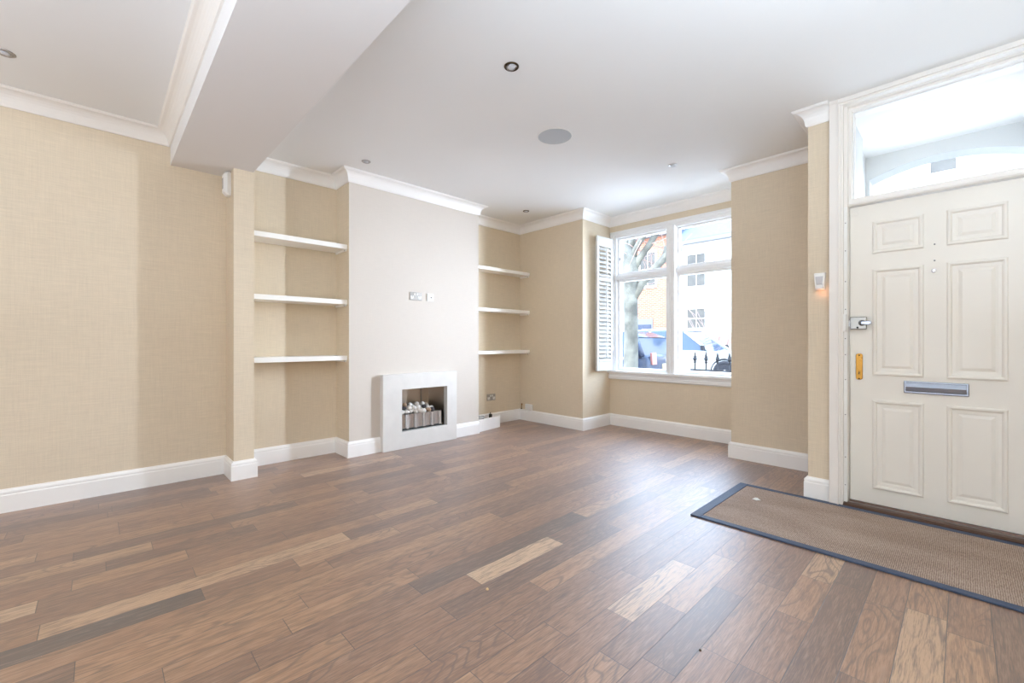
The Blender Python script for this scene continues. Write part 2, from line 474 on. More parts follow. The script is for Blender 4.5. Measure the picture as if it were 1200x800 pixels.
# ------------------------------------------------------------------ bay window
def make_window():
    X0, X1, Z0, Z1 = XN+.012, XR-.004, .735, WZ1
    w = thing('window_1', (XN,YW,WZ0), 'white two-light bay window with high transom bars', 'window', kind='structure')
    g0, g1 = -2.495, -2.388                                     # mullion
    m = MB()
    # moulded casing, three steps
    for x0,x1,z0,z1,y in ((X0,X1,2.555,WZ1-.002,YW-.02),(X0,X1,2.53,2.558,YW-.01),(X0,X1,2.50,2.532,YW+.005),
                          (X0,X0+.028,Z0,Z1,YW-.02),(X0+.026,X0+.058,Z0,2.54,YW-.008),(X0+.056,X0+.085,Z0,2.51,YW+.006)):
        m.box(x0,x1,y,YW+.12,z0,z1)
    m.box(X1-.06,X1,YW-.02,YW+.12,Z0,Z1)
    m.build('window_frame', M['frame'], w, .003)
    m = MB(); m.box(g0,g1,YW-.03,YW+.12,Z0,2.515); m.box(g0+.02,g0+.055,YW-.042,YW,Z0,2.515)
    m.build('mullion', M['frame'], w, .004)
    gy = YW+.085
    for k,(a,b) in enumerate(((X0+.085,g0),(g1,X1-.06))):
        m = MB(); m.box(a,b,YW+.02,YW+.12,1.945,2.005)
        m.box(a,b,YW+.01,YW+.06,1.955,1.995)
        m.build('transom_bar', M['frame'], w, .004)
        for z0,z1,sw in ((Z0,1.946,.032),(2.004,2.502,.026)):
            m = MB()
            y0,y1 = YW+.05,YW+.105
            m.box(a,a+sw,y0,y1,z0,z1); m.box(b-sw,b,y0,y1,z0,z1)
            m.box(a+sw,b-sw,y0,y1,z0,z0+sw+.006); m.box(a+sw,b-sw,y0,y1,z1-sw,z1)
            s = m.build('sash', M['frame'], w, .003)
            m = MB(); m.box(a+sw-.004,b-sw+.004,gy-.002,gy+.002,z0+sw,z1-sw+.004)
            m.build('pane', M['glass'], s)
    # catches on the upper lights
    for px in (X0+.125,g1+.052):
        MB().box(px-.006,px+.006,YW+.03,YW+.055,2.20,2.24).build('catch', M['grey'], w, .002)
    m = MB()
    m.prism([(XN-.02,YW-.055,.735),(XN-.02,YW-.06,.728),(XN-.02,YW-.06,.706),(XN-.02,YW-.05,.698),(XN-.02,YW-.022,.694),(XN-.02,YW-.022,.668),
             (XN-.02,YW-.034,.660),(XN-.02,YW-.034,.632),(XN-.02,YW-.02,.618),(XN-.02,YW+.12,.618),(XN-.02,YW+.12,.735)], (XR-XN+.018,0,0))
    m.build('window_sill', M['frame'], w)
make_window()

# folded plantation shutter on the left of the bay
def make_shutter():
    # hinge on the window frame, panel swung back towards the left bay side
    hx, hy = -3.252, 4.945; nx, ny = -3.262, 4.60
    z0, z1 = .742, 2.478
    t = thing('window_shutter', (hx,hy,z0), 'white louvred wooden shutter folded open at the left of the bay window', 'shutter')
    d = Vector((nx-hx, ny-hy, 0)); L = d.length; d.normalize()
    n = Vector((-d.y, d.x, 0)); 
    if n.x < 0: n = -n                                          # faces the room
    th = .028
    def bx(m, a, b, za, zb, o0, o1):
        P = Vector((hx,hy,0))
        q = [P+d*a+n*o0, P+d*b+n*o0, P+d*b+n*o1, P+d*a+n*o1]
        m.prism([(v.x,v.y,za) for v in q], (0,0,zb-za))
    m = MB(); st = .045
    bx(m,0,st,z0,z1,0,th); bx(m,L-st,L,z0,z1,0,th); bx(m,st,L-st,z0,z0+.115,0,th); bx(m,st,L-st,z1-.125,z1,0,th)
    bx(m,st,L-st,1.905,1.955,0,th)
    m.build('shutter_frame', M['shutter'], t, .003)
    m = MB()
    def slats(za,zb):
        N = int((zb-za)/.052); 
        for i in range(N):
            zc = za+(i+.5)*(zb-za)/N
            P = Vector((hx,hy,0)); c = P+n*(th/2)
            hw, ht, an = .031, .0042, math.radians(50)
            pr = []
            for sx,sy in ((-1,-.4),(-.7,-1),(.7,-1),(1,-.4),(1,.4),(.7,1),(-.7,1),(-1,.4)):
                u,v = sx*hw, sy*ht
                uu = u*math.cos(an)-v*math.sin(an); vv = u*math.sin(an)+v*math.cos(an)
                pr.append(c+d*(st+.002)+n*uu*-1+Vector((0,0,zc+vv)))
            m.prism(pr, d*(L-2*st-.004))
    slats(z0+.118,1.902); slats(1.958,z1-.128)
    m.build('louvre_panel', M['shutter'], t)
    for za,zb in ((z0+.16,1.87),(1.985,z1-.16)):
        m = MB(); bx(m,L/2-.007,L/2+.007,za,zb,th+.018,th+.03)
        m.build('tilt_rod', M['shutter'], t, .002)
    for z in (1.0,2.2):
        m = MB(); bx(m,-.022,.004,z,z+.07,.004,.02); m.build('hinge', M['shutter'], t)
make_shutter()

# ------------------------------------------------------------------ front door
def make_door():
    YD = 3.77; X0, X1, Z0, Z1 = -.545, .305, .028, 2.045
    d = struct(MB().box(X0,X1,YD,YD+.045,Z0,Z1).build('door_1', M['door'], at=(X0,YD,Z0), bevel=.002), 'cream six-panel front door with letter plate and brass keyhole', 'door')
    for x0,x1 in ((-.424,-.174),(-.071,.178)):
        for z0,z1 in ((1.711,1.926),(.893,1.606),(.134,.728)):
            rings = [(0,0),(.001,.009),(.006,.013),(.014,.013),(.020,.009),(.024,.003),(.040,.0025),(.047,.001),(.050,.001),(.066,.006),(.069,.006)]
            m = MB(); v=[]; f=[]
            for o,h in rings:
                y = YD-h
                v += [(x0+o,y,z0+o),(x1-o,y,z0+o),(x1-o,y,z1-o),(x0+o,y,z1-o)]
            for i in range(len(rings)-1):
                for j in range(4):
                    k=(j+1)%4; f.append((4*i+j,4*i+k,4*i+4+k,4*i+4+j))
            b=4*(len(rings)-1); f.append((b,b+1,b+2,b+3)); f.append((0,3,2,1))
            m.add(v,f); m.build('panel_moulding', M['door'], d)
    # letter plate
    lp = MB().box(-.268,.024,YD-.010,YD,.788,.866).build('letter_plate', M['letter'], d, .004, 3)
    m = MB(); m.prism([(-.258,YD-.010,.800),(-.258,YD-.017,.804),(-.258,YD-.022,.830),(-.258,YD-.017,.855),(-.258,YD-.010,.859)], (.272,0,0))
    m.build('flap', M['letter'], lp, .002)
    # brass keyhole plate with rounded ends
    def stadium(xc,z0,z1,r,y,n=10):
        pts=[]
        for i in range(n+1): a=PI*i/n; pts.append((xc+r*math.cos(a),y,z1-r+r*.7*math.sin(a)))
        for i in range(n+1): a=PI+PI*i/n; pts.append((xc+r*math.cos(a),y,z0+r+r*.7*math.sin(a)))
        return pts
    kp = MB().prism(stadium(-.494,.852,1.044,.0185,YD),(0,-.006,0)).build('keyhole_plate', M['brass'], d, .002)
    MB().prism(stadium(-.494,.885,.925,.0085,YD-.006),(0,-.003,0)).build('keyhole_cover', M['brass'], kp, .001)
    MB().prism(stadium(-.494,.894,.916,.0028,YD-.009),(0,-.0012,0)).build('keyhole', M['black'], kp)
    R = Matrix.Rotation(PI/2,4,'X')
    for z in (.866,1.026):
        MB().lathe([(.0,.0),(.005,.0),(.005,.002),(0,.0025)], Matrix.Translation((-.494,YD-.006,z))@R, 10).build('screw', M['bronze'], kp)
    # rim latch
    rl = MB().box(-.541,-.452,YD-.030,YD,1.203,1.288).build('rim_latch', M['brushed2'], d, .005, 3)
    MB().box(-.549,-.54,YD-.024,YD-.006,1.222,1.268).build('latch_bolt', M['chrome'], rl, .001)
    MB().lathe([(.020,0),(.020,.006),(.017,.012),(.012,.016),(0,.016)], Matrix.Translation((-.475,YD-.030,1.246))@R, 20).build('latch_knob', M['letter'], rl)
    m = MB(); m.prism([(-.480,YD-.046,1.236),(-.436,YD-.044,1.232),(-.424,YD-.044,1.240),(-.424,YD-.044,1.252),(-.436,YD-.044,1.258),(-.480,YD-.046,1.256)],(0,-.010,0))
    m.build('latch_lever', M['letter'], rl, .003)
    MB().lathe([(.006,0),(.006,.003),(0,.003)], Matrix.Translation((-.500,YD-.030,1.215))@R, 12).build('snib', M['black'], rl)
    # spy hole and two old screw holes
    MB().lathe([(.012,0),(.012,.004),(.008,.006),(0,.005)], Matrix.Translation((-.128,YD,1.562))@R, 18).build('spy_hole', M['chrome'], d)
    for z in (1.625,1.727):
        MB().lathe([(.0045,0),(.0045,.001),(0,.001)], Matrix.Translation((-.125,YD,z))@R, 10).build('screw_hole', M['grey'], d)
    # repaired strip at the top corner of the leaf
    MB().box(-.545,-.50,YD-.003,YD,1.985,2.035).build('closer_plate', M['door'], d, .001)
    return YD
M['brushed2'] = paint('enamelled_latch', (160,158,152), .3, .02, 5, metal=.8)
YD = make_door()

def make_door_frame():
    t = struct(None or thing('door_frame', (-.59,3.66,0), 'moulded cream frame round the front door and fanlight', 'door frame'), 'moulded cream frame round the front door and fanlight', 'door frame')
    zt = CZ-.001
    m = MB()
    xl, xr = -.642, .405
    def leg(a,b,y0,top):               # symmetrical pair of uprights with a head between
        m.box(a,b,y0,YPR+.16,0,top)
        ca, cb = (xl+xr)-b, (xl+xr)-a
        m.box(ca,cb,y0,YPR+.16,0,top)
    steps = [(-.642,-.596,3.645,zt),(-.597,-.588,3.638,zt),(-.589,-.578,3.652,zt-.02),(-.579,-.568,3.66,zt-.03)]
    for a,b,y,tp in steps: leg(a,b,y,tp)
    m.box(xl-.0006,xr+.0006,3.6435,YPR+.161,zt-.022,zt+.0006); m.box(xl+.045,xr-.045,3.6366,YPR+.1,zt-.032,zt-.0212)
    m.box(xl+.05,xr-.05,3.6508,YPR+.1,zt-.044,zt-.0312)
    m.build('architrave', M['doorway'], t, .002)
    m = MB()
    m.box(-.569,-.548,3.70,3.90,0,2.74); m.box(.308,.34,3.70,3.90,0,2.74)     # linings
    m.box(-.5495,-.530,3.735,3.8985,2.05,2.739); m.box(.292,.3105,3.735,3.8985,2.05,2.739)
    m.box(-.568,.339,3.6988,3.901,2.722,zt-.0305); m.box(-.5485,.309,3.7338,3.899,2.706,2.7238)
    m.build('lining', M['doorway'], t, .002)
    m = MB(); m.box(-.5478,.3078,3.7322,3.8978,2.052,2.0975); m.box(-.5474,.3074,3.725,3.75,2.058,2.072)
    m.build('transom_bar', M['doorway'], t, .003)
    # white steel strengthening bar with screws, and the latch keep
    st = MB().box(-.568,-.549,3.694,3.702,.02,2.04).build('strike_strip', M['plastic'], t, .001)
    R = Matrix.Rotation(PI/2,4,'X')
    for z in (.14,.33,.62,.86,1.03,1.14,1.34,1.53,1.74,1.93):
        MB().lathe([(.0035,0),(.0035,.001),(0,.0014)], Matrix.Translation((-.559,3.694,z))@R, 8).build('screw', M['grey'], st)
    MB().box(-.578,-.552,3.668,3.70,1.188,1.306).build('latch_keep', M['plastic'], t, .004)
    return t
make_door_frame()
w2 = thing('window_2', (-.53,3.80,2.098), 'clear glazed fanlight above the front door', 'window', kind='structure')
MB().box(-.531,.293,3.80,3.805,2.097,2.707).build('pane', M['glass'], w2)
m = MB()
for a,b,c,e in ((-.530,-.522,2.098,2.706),(.284,.292,2.098,2.706),(-.522,.284,2.098,2.106),(-.522,.284,2.698,2.706)): m.box(a,b,3.785,3.80,c,e)
m.build('glazing_bead', M['frame'], w2)
m = MB(); m.prism([(-.569,3.66,.0),(-.569,3.66,.012),(-.569,3.675,.022),(-.569,3.70,.026),(-.569,3.735,.024),(-.569,3.745,.012),(-.569,3.76,.012),(-.569,3.768,.027),(-.569,3.85,.027),(-.569,3.85,0)], (.9,0,0))
struct(m.build('door_threshold', M['thresh']), 'dark brown threshold bar under the front door', 'threshold')

# ------------------------------------------------------------------ shelves
def shelf(y0,y1,xb,xf,z,label,group):
    t = tag(MB().box(xb,xf,y0,y1,z-.045,z).build('floating_shelf', M['shelf'], at=((xb+xf)/2,(y0+y1)/2,z-.045), bevel=.003), label, 'shelf', group)
    MB().box(xb+.01,xf-.012,y1-.014,y1-.001,z-.062,z-.045).build('support_batten', M['shelf'], t, .002)
    MB().lathe([(.005,0),(.005,.006),(0,.007)], Matrix.Translation((xf-.02,y1-.018,z-.058))@Matrix.Rotation(PI/2,4,'X'), 8).build('screw_cap', M['chrome'], t)
for z,wd in ((2.060,'top'),(1.524,'middle'),(.983,'lowest')):
    shelf(YP1+.001,YC0-.001,XA+.001,-4.135,z,wd+' white floating shelf in the alcove left of the fireplace','shelves in the left alcove')
for z,wd in ((2.088,'top'),(1.554,'middle'),(1.001,'lowest')):
    shelf(YC1+.001,YN-.001,XD+.001,-4.235,z,wd+' white floating shelf in the alcove right of the fireplace','shelves in the right alcove')

# ------------------------------------------------------------------ fireplace
def make_fireplace():
    XF = -4.035
    t = thing('fireplace', (XC,2.52,0), 'square pale stone fireplace with steel gas fire on the chimney breast', 'fireplace')
    m = MB(); y0,y1,zt = 2.062,2.98,.782; oy0,oy1,oz0,oz1 = 2.28,2.845,.178,.617
    # one slab with a hole
    def ring(x): return [(x,y0,0),(x,y1,0),(x,y1,zt),(x,y0,zt),(x,oy0,oz0),(x,oy1,oz0),(x,oy1,oz1),(x,oy0,oz1)]
    v = ring(XF)+ring(XC+.0005); f=[]
    for j in range(4):
        k=(j+1)%4
        f += [(j,k,4+k,4+j),(8+j,12+j,12+k,8+k),(j,8+j,8+k,k),(4+j,4+k,12+k,12+j)]
    m.add(v,f); m.build('surround', M['stone'], t, .004)
    # firebox: five folded sheets
    xb = -4.34
    m = MB()
    a0,a1,b0,b1 = FY0+.002,FY1-.002,FZ0+.002,FZ1-.002
    m.quad((XC,a0,b0),(xb,a0+.06,b0),(xb,a0+.06,b1),(XC,a0,b1)); m.quad((XC,a1,b0),(XC,a1,b1),(xb,a1-.06,b1),(xb,a1-.06,b0))
    m.quad((xb,a0+.06,b0),(xb,a1-.06,b0),(xb,a1-.06,b1),(xb,a0+.06,b1))
    m.quad((XC,a0,b0),(XC,a1,b0),(xb,a1-.06,b0),(xb,a0+.06,b0)); m.quad((XC,a0,b1),(xb,a0+.06,b1),(xb,a1-.06,b1),(XC,a1,b1))
    m.build('firebox', M['box_steel'], t)
    for y in (2.42,2.69): MB().box(xb+.002,xb+.012,y-.004,y+.004,b0,b1).build('firebox_seam', M['brushed'], t)
    # fluted basket front: shallow trays alternating with raised round ribs
    m = MB(); pts=[]; ya,yb = 2.282,2.80; n=5; wv=(yb-ya)/n
    for i in range(n):
        y = ya+i*wv
        pts += [(-4.092,y),(-4.092,y+.62*wv)]
        for k in range(1,8):
            a = PI*k/8; pts.append((-4.092+.028*math.sin(a), y+.62*wv+.38*wv*(1-math.cos(a))/2))
    pts.append((-4.092,yb))
    z0,z1 = .196,.345; v=[];f=[]
    for x,y in pts: v += [(x,y,z0),(x,y,z1),(x-.012,y,z1),(x-.012,y,z0)]
    for i in range(len(pts)-1):
        b=4*i
        for j in range(4):
            k=(j+1)%4; f.append((b+j,b+k,b+4+k,b+4+j))
    f += [(0,1,2,3),(4*len(pts)-4,4*len(pts)-1,4*len(pts)-2,4*len(pts)-3)]
    m.add(v,f); m.build('basket_front', M['basket'], t)
    m = MB(); m.box(-4.325,-4.106,2.30,2.78,.19,.328); m.build('burner_tray', M['black'], t)
    m = MB(); m.box(-4.12,-4.08,2.282,2.80,.180,.197); m.build('basket_base', M['black'], t)
    MB().box(-4.15,-4.112,2.806,2.84,.19,.345).build('control_box', M['black'], t, .004)
    # pebbles lie loose on the tray
    rnd = random.Random(5); base=[]
    cols = [((226,220,212),'white'),((196,186,176),'grey'),((170,140,112),'brown'),((60,56,58),'black')]
    mats = [paint('pebble_'+n, c, .6, .12, 30, .2, 80) for c,n in cols]
    spots=[]
    for r,(x,z,n) in enumerate(((-4.128,.361,8),(-4.170,.375,7),(-4.21,.392,7),(-4.255,.400,6),(-4.15,.402,5),(-4.20,.428,4))):
        y0,y1 = (2.318,2.755) if r<2 else (2.345,2.74) if r<4 else (2.36,2.66)
        for i in range(n):
            spots.append((x+rnd.uniform(-.006,.006), y0+(y1-y0)*(i+.5*(r%2)*.8+.1)/n+rnd.uniform(-.006,.006), z+rnd.uniform(-.004,.004), r))
    for i,(x,y,z,r) in enumerate(spots):
        bm = bmesh.new(); bmesh.ops.create_icosphere(bm, subdivisions=3, radius=1)
        s1,s2,s3 = rnd.uniform(.024,.030),rnd.uniform(.026,.034),rnd.uniform(.021,.026)
        rot = Matrix.Rotation(rnd.uniform(-.4,.4),3,'X') @ Matrix.Rotation(rnd.uniform(0,PI),3,'Z')
        ph = [rnd.uniform(0,6) for _ in range(3)]
        for q in bm.verts:
            c = q.co.copy(); k = 1+.08*math.sin(2*c.x+ph[0])*math.cos(2.3*c.y+ph[1])+.05*math.sin(3*c.z+ph[2])
            q.co = rot @ Vector((c.x*s1*k,c.y*s2*k,c.z*s3*k))
        me = bpy.data.meshes.new('pebble'); bm.to_mesh(me); bm.free()
        for p in me.polygons: p.use_smooth=True
        ci = rnd.choices((0,1,2,3),(.62,.2,.1,.08))[0]
        if r==4 and i%4==0: ci=3
        me.materials.append(mats[ci])
        o = bpy.data.objects.new('pebble', me); COL.objects.link(o); o.location=(x,y,z)
        nm = cols[ci][1]
        tag(o, 'smooth '+nm+' pebble heaped in the steel basket of the fireplace', 'pebble', nm+' pebbles in the fire basket')
make_fireplace()

# ------------------------------------------------------------------ sockets and small fittings on the left wall
def socket(xw, yc, zc, label):
    """UK double socket in brushed steel, facing +X"""
    w,h = .148,.087
    t = thing('wall_socket', (xw,yc,zc), label, 'wall socket')
    MB().box(xw,xw+.007,yc-w/2,yc+w/2,zc-h/2,zc+h/2).build('face_plate', M['brushed'], t, .002)
    for s in (-1,1):
        c = yc+s*.036
        MB().box(xw+.006,xw+.0085,c+s*.010-.020,c+s*.010+.020,zc-.032,zc+.004).build('socket_insert', M['plastic'], t, .001)
        m = MB()
        c2=c+s*.010; m.box(xw+.0083,xw+.0090,c2-.003,c2+.003,zc-.008,zc+.001)
        for q in (-.011,.011): m.box(xw+.0083,xw+.0090,c2+q-.0035,c2+q+.0035,zc-.026,zc-.021)
        m.build('pin_slot', M['black'], t)
        MB().box(xw+.006,xw+.011,c+s*-.020-.009,c+s*-.020+.009,zc+.008,zc+.032).build('rocker_switch', M['plastic'], t, .001)
    return t
socket(XC, 2.478, 1.609, 'brushed steel double socket above the fireplace')
socket(XD, 3.845, .365, 'brushed steel double socket low in the alcove by the window')
t = thing('aerial_outlet', (XC,2.66,1.608), 'small white aerial outlet beside the socket above the fireplace', 'wall outlet')
MB().box(XC,XC+.007,2.617,2.703,1.566,1.650).build('face_plate', M['plastic'], t, .002)
MB().box(XC+.006,XC+.0085,2.617,2.628,1.57,1.646).build('edge_strip', M['brushed'], t)
MB().lathe([(.008,0),(.008,.006),(.005,.006),(.005,.009),(0,.009)], Matrix.Translation((XC+.007,2.672,1.608))@Matrix.Rotation(PI/2,4,'Y'), 14).build('aerial_socket', M['brushed'], t)

# loose skirting board leaning past the chimney corner, with leads behind it
m = MB()
a = Vector((-4.125,3.365)); b = Vector((-4.20,3.80)); d=(b-a).normalized(); nn=Vector((-d.y,d.x))
if nn.x<0: nn=-nn
q=[(a.x,a.y),(b.x,b.y),(b.x-nn.x*.018,b.y-nn.y*.018),(a.x-nn.x*.018,a.y-nn.y*.018)]
def P3(p,z): return (p[0],p[1],z)
bt = 1.028
m.add([P3(p,0) for p in q]+[P3(q[0],.150),(q[1][0]+d.x*.012,q[1][1]+d.y*.012,.148),(q[2][0]+d.x*.012,q[2][1]+d.y*.012,.148),P3(q[3],.150)],
      [(0,3,2,1),(4,5,6,7),(0,1,5,4),(1,2,6,5),(2,3,7,6),(3,0,4,7)])
tag(m.build('loose_skirting_board', M['white'], at=(-4.17,3.58,0), bevel=.002), 'loose white board standing on the floor past the chimney corner', 'board')
rnd = random.Random(3)
pts=[]
for i in range(70):
    a = i*.55; pts.append((-4.29+.045*math.cos(a)+rnd.uniform(-.008,.008), 3.52+.09*math.sin(a)+rnd.uniform(-.01,.01), .005+.17*i/70))
tag(MB().tube(pts,.005,6).build('cable_coil', M['grey2'] if 'grey2' in M else paint('pale_grey_cable',(206,208,214),.4), at=(-4.29,3.54,0)), 'coil of pale grey leads heaped behind the loose board', 'cable')
t = thing('plug', (-4.27,3.70,0), 'black plug standing behind the loose white board', 'plug')
MB().box(-4.295,-4.255,3.685,3.715,0,.175).build('plug_body', M['black'], t, .006)
MB().tube([(-4.275,3.70,.172),(-4.275,3.70,.195),(-4.29,3.71,.19),(-4.31,3.72,.12),(-4.32,3.72,.0)],.004,6).build('lead', M['black'], t)
# white junction box and brass pipe stub on the skirting of the front wall
t = thing('junction_box', (-4.235,YN,.195), 'small white junction box on top of the skirting near the corner', 'junction box')
MB().box(-4.30,-4.175,YN-.035,YN-.0005,.153,.236).build('box_body', M['plastic'], t, .005)
MB().box(-4.292,-4.183,YN-.038,YN-.034,.161,.228).build('box_lid', M['plastic'], t, .002)
t = thing('gas_pipe', (-4.40,YN,.153), 'short brass pipe stub rising from the skirting in the corner', 'pipe')
MB().tube([(-4.39,YN-.012,.152),(-4.388,YN-.015,.19),(-4.375,YN-.02,.222)],.0055,8).build('pipe_stub', M['brass'], t)
MB().lathe([(.009,0),(.009,.012),(.006,.016),(0,.016)], Matrix.Translation((-4.375,YN-.02,.218)), 8).build('pipe_cap', M['brass'], t)
MB().lathe([(.010,0),(.010,.010),(0,.010)], Matrix.Translation((-4.39,YN-.012,.152)), 8).build('collar', M['bronze'], t)

# movement sensor high on the pilaster, alarm sensor beside the door
t = thing('motion_detector', (-4.20,YP0,2.41), 'slim white movement sensor high on the side of the pilaster', 'sensor')
m = MB()
A = [(-4.245,YP0),(-4.155,YP0),(-4.150,YP0-.028),(-4.172,YP0-.052),(-4.222,YP0-.052),(-4.245,YP0-.030)]
prof=[]
lv = [(2.318,.55),(2.345,1.0),(2.485,1.0),(2.508,.7)]
v=[];f=[];n=len(A); cx,cy=-4.198,YP0
for z,k in lv:
    for x,y in A: v.append((cx+(x-cx)*(.8+.2*k), cy+(y-cy)*k, z))
for i in range(len(lv)-1):
    for j in range(n):
        k=(j+1)%n; f.append((i*n+j,i*n+k,(i+1)*n+k,(i+1)*n+j))
f += [tuple(reversed(range(n))),tuple(range((len(lv)-1)*n,len(lv)*n))]
m.add(v,f); m.build('sensor_body', M['plastic'], t, .003)
m = MB(); m.quad((-4.218,YP0-.0525,2.37),(-4.176,YP0-.0525,2.37),(-4.176,YP0-.0525,2.46),(-4.218,YP0-.0525,2.46)); m.build('sensor_lens', M['lampglass'], t)
MB().box(-4.215,-4.165,YP0-.004,YP0,2.49,2.512).build('bracket', M['bronze'], t)
t = thing('alarm_detector', (-.70,YPR,1.543), 'small white alarm sensor on the beige pier beside the front door', 'sensor')
m = MB()
m.add([(-.738,YPR,1.606),(-.664,YPR,1.606),(-.672,YPR,1.478),(-.728,YPR,1.478),(-.734,YPR-.030,1.600),(-.668,YPR-.030,1.600),(-.676,YPR-.034,1.488),(-.724,YPR-.034,1.488)],
      [(0,1,2,3),(4,7,6,5),(0,4,5,1),(1,5,6,2),(2,6,7,3),(3,7,4,0)])
m.build('sensor_body', M['plastic'], t, .006)
MB().add([(-.724,YPR-.0305,1.578),(-.678,YPR-.0305,1.578),(-.684,YPR-.0335,1.52),(-.718,YPR-.0335,1.52),(-.720,YPR-.034,1.574),(-.682,YPR-.034,1.574),(-.687,YPR-.037,1.523),(-.715,YPR-.037,1.523)],
      [(0,1,2,3),(4,7,6,5),(0,4,5,1),(1,5,6,2),(2,6,7,3),(3,7,4,0)]).build('sensor_lens', M['lampglass'], t)

# ------------------------------------------------------------------ ceiling fittings
def downlight(x,y,r,label,ring,tilt=0):
    t = thing('ceiling_downlight', (x,y,CZ), label, 'downlight', 'recessed ceiling downlights')
    T = Matrix.Translation((x,y,CZ)) @ Matrix.Rotation(PI,4,'X')
    MB().lathe([(r,-.0005),(r,.003),(r*.92,.006),(r*.74,.005),(r*.72,.001),(r*.72,-.0005)], T, 32).build('bezel', ring, t)
    G = T @ Matrix.Rotation(tilt,4,'Y')
    MB().lathe([(0,.0012),(r*.70,.0012),(r*.70,.004),(r*.6,.005),(r*.56,.002),(0,.002)], G, 28).build('gimbal_ring', M['brushed'], t)
    MB().lathe([(r*.5,.003),(r*.46,.008),(r*.25,.012),(0,.013)], G, 24).build('lamp', M['lampglass'], t)
downlight(-1.878,1.792,.045,'dark-rimmed ceiling downlight near the middle, biggest in view',M['bronze'],.25)
downlight(-3.79,1.772,.040,'ceiling downlight in front of the chimney breast cornice',M['brushed'])
downlight(-3.83,3.91,.040,'dark ceiling downlight in front of the alcove by the window',M['bronze'])
downlight(-1.883,3.88,.040,'pale ceiling downlight in front of the bay window',M['brushed'])
downlight(-3.79,-.39,.045,'brushed ceiling downlight at the rear beyond the beam',M['brushed'])
t = thing('ceiling_speaker', (-2.277,2.654,CZ), 'round grey flush speaker in the white ceiling', 'speaker')
T = Matrix.Translation((-2.277,2.654,CZ)) @ Matrix.Rotation(PI,4,'X')
MB().lathe([(.142,-.0005),(.142,.003),(.138,.005),(.134,.004),(.134,-.0005)], T, 48).build('speaker_rim', M['plastic'], t)
MB().lathe([(.134,.003),(.06,.0042),(0,.0045)], T, 48).build('speaker_grille', M['grille'], t)

# ------------------------------------------------------------------ door mat
t = thing('door_mat', (-.2,3.2,0), 'long brown woven runner mat with navy binding inside the front door', 'door mat')
mx0,mx1,my0,my1 = -1.216,.70,2.752,3.654
bw = .062
MB().box(mx0+bw-.004,mx1-bw,my0+bw-.03,my1-.03,0.0005,.0085).build('mat_weave', M['mat'], t)
m = MB()
def strip(a,b,c,e): m.box(a,b,c,e,0.0005,.011)
strip(mx0,mx0+bw,my0,my1); strip(mx0+bw,mx1,my0,my0+.045); strip(mx0+bw,mx1,my1-.045,my1); strip(mx1-bw,mx1,my0+.045,my1-.045)
m.build('mat_binding', M['binding'], t, .003)
m = MB(); m.add([(-1.03,3.325,.012),(-1.0,3.318,.010),(-.978,3.338,.012),(-1.002,3.352,.020),(-1.012,3.335,.024)],[(0,1,4),(1,2,4),(2,3,4),(3,0,4),(0,3,2,1)])
tag(m.build('paper_scrap', M['plastic'], at=(-1.0,3.335,.009)), 'tiny white paper scrap lying on the woven door mat', 'paper scrap')
m = MB(); m.lathe([(0,0),(.006,.001),(.007,.004),(.004,.008),(0,.009)], Matrix.Translation((-1.485,1.266,0)), 8)
tag(m.build('crumb', paint('crumb_tan',(222,190,140),.8), at=(-1.485,1.266,0)), 'tiny tan crumb on the oak floor in the middle of the room', 'crumb')
m = MB(); m.lathe([(0,0),(.004,.001),(.005,.002),(.003,.004),(0,.005)], Matrix.Translation((-.66,1.575,0)), 7)
tag(m.build('crumb', M['bronze'], at=(-.66,1.575,0)), 'tiny dark speck of grit on the floor near the door mat', 'crumb')

# ------------------------------------------------------------------ outside
GZ = -.15
struct(MB().box(-30,20,YW+.24,7.0,GZ-.1,GZ).build('front_garden_ground', M['soil']), 'small paved front garden behind the railings', 'ground')
struct(MB().box(-30,20,7.0,8.05,GZ-.1,GZ+.02).build('pavement', M['paving']), 'pale street pavement beyond the railings', 'pavement')
struct(MB().box(-34,24,8.05,16.6,GZ-.1,GZ-.05).build('road', M['asphalt']), 'grey street with parked cars', 'road')
struct(MB().box(-34,24,16.6,19.4,GZ-.1,GZ+.02).build('pavement', M['paving']), 'far street pavement in front of the houses', 'pavement')
# porch around the door: side walls, ceiling and arched opening
m = MB(); m.box(-.78,-.61,YN+.1,YW+.24,GZ,3.02); m.box(.37,1.15,YN+.1,YW+.24,GZ,3.02)
m.box(-.602,-.569,3.86,YN+.12,GZ,3.02); m.box(.34,.372,3.86,YN+.12,GZ,3.02)
struct(m.build('wall_porch', M['porch']), 'white side walls of the porch outside the fanlight', 'porch')
struct(MB().box(-.78,1.15,3.84,YW+.24,2.98,3.1).build('ceiling_porch', M['porch']), 'white ceiling of the porch outside the fanlight', 'porch ceiling')
m = MB(); arch=[]
x0,x1 = -.584,.344
top = []
for i in range(17):
    u = i/16; x = x0+(x1-x0)*u; z = 2.565+.10*(1-(2*u-1)**2)
    top.append((x,5.0,z))
outl = [(-.62,5.0,GZ),(x0,5.0,GZ)]+top+[(x1,5.0,GZ),(.38,5.0,GZ),(.38,5.0,3.0),(-.62,5.0,3.0)]
m.prism(outl,(0,.2,0))
struct(m.build('wall_porch_arch', M['porch']), 'white front of the porch with a shallow arched opening', 'porch arch')
struct(MB().box(-.61,.372,3.82,YW+.3,GZ,-.02).build('porch_step', M['paving']), 'stone step of the porch outside the front door', 'step')
